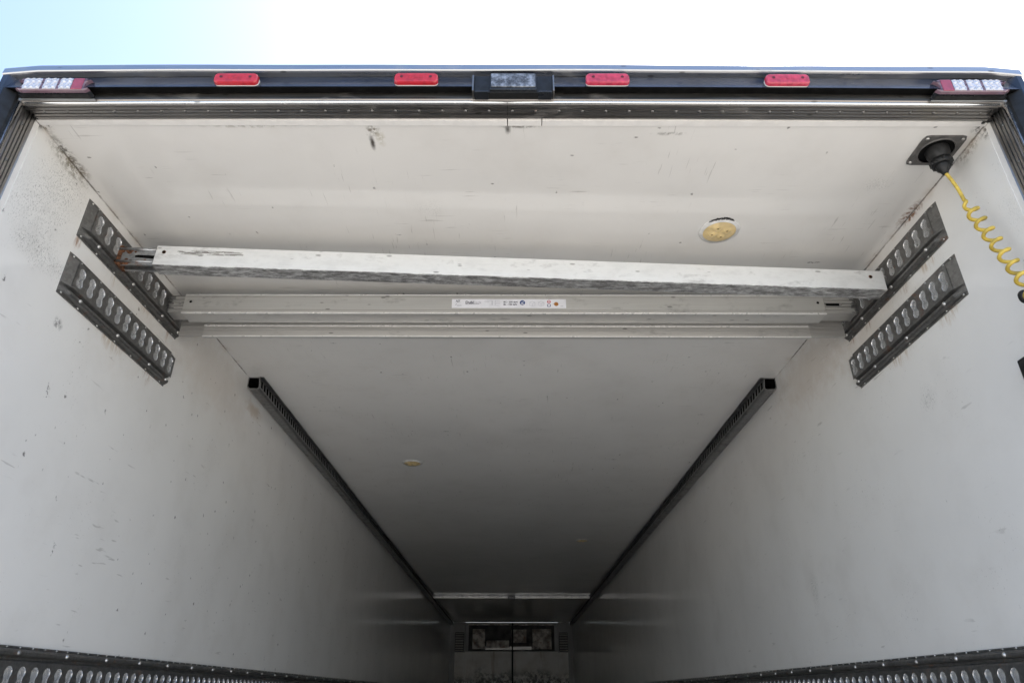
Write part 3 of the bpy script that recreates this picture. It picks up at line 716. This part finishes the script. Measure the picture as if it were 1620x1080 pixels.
lathe([(.030, H - .005), (.029, H - .020), (.024, H - .034), (.0205, H - .040)], c0).build('body', 'rubber', pg)
m = lathe([(.0205, H - .040), (.0255, H - .042), (.0255, H - .056), (.022, H - .058)], c0)
for k in range(10):
    a = 2 * math.pi * k / 10; m.cyl((c0[0] + .0255 * math.cos(a), c0[1] + .0255 * math.sin(a), H - .043), (c0[0] + .0255 * math.cos(a), c0[1] + .0255 * math.sin(a), H - .055), .003, n=6)
m.build('collar', 'rubber', pg)
lathe([(.017, H - .058), (.0165, H - .070), (.011, H - .076), (.008, H - .084), (.0062, H - .087)], c0).build('gland', 'rubber', pg)

CAB_A = Vector((1.152, .086, H - .080)); CAB_B = Vector((1.171, .082, H - .178)); CAB_C = Vector((1.178, .010, 2.085)); CAB_D = Vector((1.178, -.015, 1.93))
path = []
for k in range(12):
    f = k / 12; p = CAB_A.lerp(CAB_B, f); p.x += .004 * math.sin(f * math.pi); path.append(p)
turns, nn = 11.0, 26
axis = lambda f: CAB_B.lerp(CAB_C, f / .70) if f < .70 else CAB_C.lerp(CAB_D, (f - .70) / .30)
for k in range(int(turns * nn) + 1):
    f = k / (turns * nn); c = axis(f); q = min(1, f * 12)
    a = 2 * math.pi * turns * f + .4
    path.append(c + Vector((math.cos(a) * .0140, -.0140 * math.sin(a), 0)) * q)
path += [Vector((1.19, .0, 1.905)), Vector((1.195, .06, 1.90))]
cb = MB().tube(path, .0047, 10).build('coiled_cable', 'yellow'); tag(cb, 'yellow coiled cable hanging from the black plug along the wall', 'cable')
cl = MB().dome((1.172, .02, 2.055), (0, -.3, 1), .012, .012, 14, 5).dome((1.172, .02, 2.055), (0, .3, -1), .012, .020, 14, 5).build('clip', 'rubber', cb)
hk = thing('cable_holder', (W, .1, 1.88), 'black holder plate on the wall that the yellow cable runs to', 'holder')
MB().box(1.212, W - .0002, .03, .160, 1.86, 1.955).build('plate', 'rubber', hk, .004)
MB().cyl((1.212, .085, 1.90), (1.180, .070, 1.90), .018, .015, 18).build('boss', 'rubber', hk)

# ------------------------------------------------------------------ round ceiling lamps
def ceiling_lamp(x, y, rot, label, glue):
    t = thing('ceiling_lamp', (x, y, H), label, 'lamp', 'round lamps set in the ceiling'); n = 40
    m = MB(); V = []
    prof = [(.0640, H - .0003), (.0635, H - .002), (.060, H - .0030), (.0545, H - .0036), (.0530, H - .0060), (.0515, H - .0058)]
    for r, z in prof:
        for k in range(n):
            a = 2 * math.pi * k / n
            rr = r * (1 + (.05 * max(0, math.cos(3 * (a + rot))) ** 12 if r > .055 else 0))
            V.append((x + rr * math.cos(a), y + rr * math.sin(a), z))
    m.add(V, [(j * n + k, j * n + (k + 1) % n, (j + 1) * n + (k + 1) % n, (j + 1) * n + k) for j in range(len(prof) - 1) for k in range(n)], True)
    m.build('ring', 'ring', t)
    m = MB(); V = []; nr = 14
    led = [(.0235 * math.cos(R(a) + rot), .0235 * math.sin(R(a) + rot)) for a in (45, 135, 225, 315)]
    for j in range(nr + 1):
        r = .0515 * j / nr
        for k in range(n):
            a = 2 * math.pi * k / n; px, py = r * math.cos(a), r * math.sin(a)
            hgt = .008 - .0035 * (r / .0515) ** 4
            for lx, ly in led:
                d = math.hypot(px - lx, py - ly); hgt += .0065 * math.exp(-(d / .0115) ** 4) - .0060 * math.exp(-(d / .0062) ** 2)
            V.append((x + px, y + py, H - hgt))
    m.add(V, [(j * n + k, j * n + (k + 1) % n, (j + 1) * n + (k + 1) % n, (j + 1) * n + k) for j in range(nr) for k in range(n)], True)
    ln = m.build('lens', 'cream', t)
    for lx, ly in led: MB().dome((x + lx, y + ly, H - .0080), (0, 0, -1), .0060, .0024, 10, 2).build('diode', 'creamdark', ln)
    if glue:
        m = MB()
        for k in range(70):
            u = k / 69; a = R(58 + u * 78); w_ = math.sin(u * math.pi) ** .6
            q = .0625 + random.uniform(-.0045, .0045) * w_
            m.dome((x + q * math.cos(a), y - q * math.sin(a), H - .0008), (0, 0, -1), .0012 + .0034 * w_ * random.uniform(.4, 1.1), .0024, 8, 2)
        m.build('sealant_smear', 'glue', t)
    return t
ceiling_lamp(.661, .452, .35, 'round yellowed ceiling lamp smeared with black sealant, above the beams', True)
ceiling_lamp(-.635, 2.90, .1, 'round yellowed ceiling lamp deep in the trailer, on the side of the rusty beam end', False)
ceiling_lamp(.672, 5.33, .2, 'round pale ceiling lamp near the far end, on the cable side', False)

# ------------------------------------------------------------------ far end fittings
cr = thing('cross_rail', (0, 9.42, H), 'dark cross rail with pale lower edge under the ceiling near the front wall', 'rail')
MB().box(-1.165, 1.165, 9.40, 9.445, H - .030, H - .0005).build('bar', 'galv_d', cr, .002)
MB().box(-1.160, -.06, 9.392, 9.3995, H - .036, H - .027).build('edge_strip', 'alu_g', cr)
MB().box(.06, 1.160, 9.392, 9.3995, H - .036, H - .027).build('edge_strip', 'alu_g', cr)
MB().box(-.055, .055, 9.385, 9.45, H - .05, H - .0005).build('bracket', 'black', cr, .004)
for s, lab in ((-1, 'grey upright panel with louvred vent at the front wall, on the rusty beam side'), (1, 'grey upright panel with louvred vent at the front wall, on the cable side')):
    t = thing('vent_cover', (s * 1.06, L, 0), lab, 'panel', 'upright vent panels on the front wall')
    MB().box(*sorted((s * 1.165, s * .93)), L - .06, L - .0005, .02, H - .001).build('panel', 'greywall', t, .004)
    g = MB().box(*sorted((s * 1.125, s * .955)), L - .064, L - .0602, 2.02, 2.365).build('grille_back', 'dark', t)
    for k in range(11):
        z = 2.036 + k * .030
        MB().prism([(L - .0642, z), (L - .076, z - .004), (L - .076, z + .002), (L - .0642, z + .012)], 0, *sorted((s * 1.118, s * .962))).build('louvre', 'whiteplastic', g)
pn = MB().box(-.925, .925, L - .05, L - .0005, .02, 2.015).build('lining_board', 'mould'); tag(pn, 'mouldy white lower panel on the front wall', 'panel')
pn2 = [MB().box(s * 1.025 - .1, s * 1.025 + .1, L - .068, L - .0605, .2, 2.0) for s in (-1, 1)]
for s, m in zip((-1, 1), pn2): tag(m.build('lining_board', 'mould'), 'mouldy white lower panel under the louvred vent, %s side' % ('rusty beam' if s < 0 else 'cable'), 'panel')
ev = thing('cooling_unit', (0, L, 2.05), 'dark opening of the cooling unit with stained covers on the front wall', 'cooling unit')
MB().box(-.86, .86, L - .03, L - .0005, 2.03, 2.50).build('dark_opening', 'evapback', ev)  # near-black panel fills the opening behind the covers
for a, b, z0, z1 in ((-.78, -.53, 2.06, 2.43), (-.50, -.05, 2.08, 2.22), (0.0, .30, 2.18, 2.42), (.42, .80, 2.06, 2.43)):
    MB().box(a, b, L - .05, L - .0302, z0, z1).build('cover', 'evap', ev, .006)
for k in range(5): MB().box(-.52, .40, L - .045, L - .0302, 2.05 + k * .012, 2.056 + k * .012).build('fin', 'alu_g', ev)
MB().box(-.87, .87, L - .055, L - .0302, 2.50, 2.525).build('upper_rail', 'evap', ev)
cd = MB().tube([(.02, L - .066, 2.54), (.02, L - .066, 1.40)], .016, 10).build('conduit', 'rubber'); tag(cd, 'black upright conduit in the middle of the front wall', 'conduit')

for o in list(bpy.data.objects):
    if '_o' in o: del o['_o']
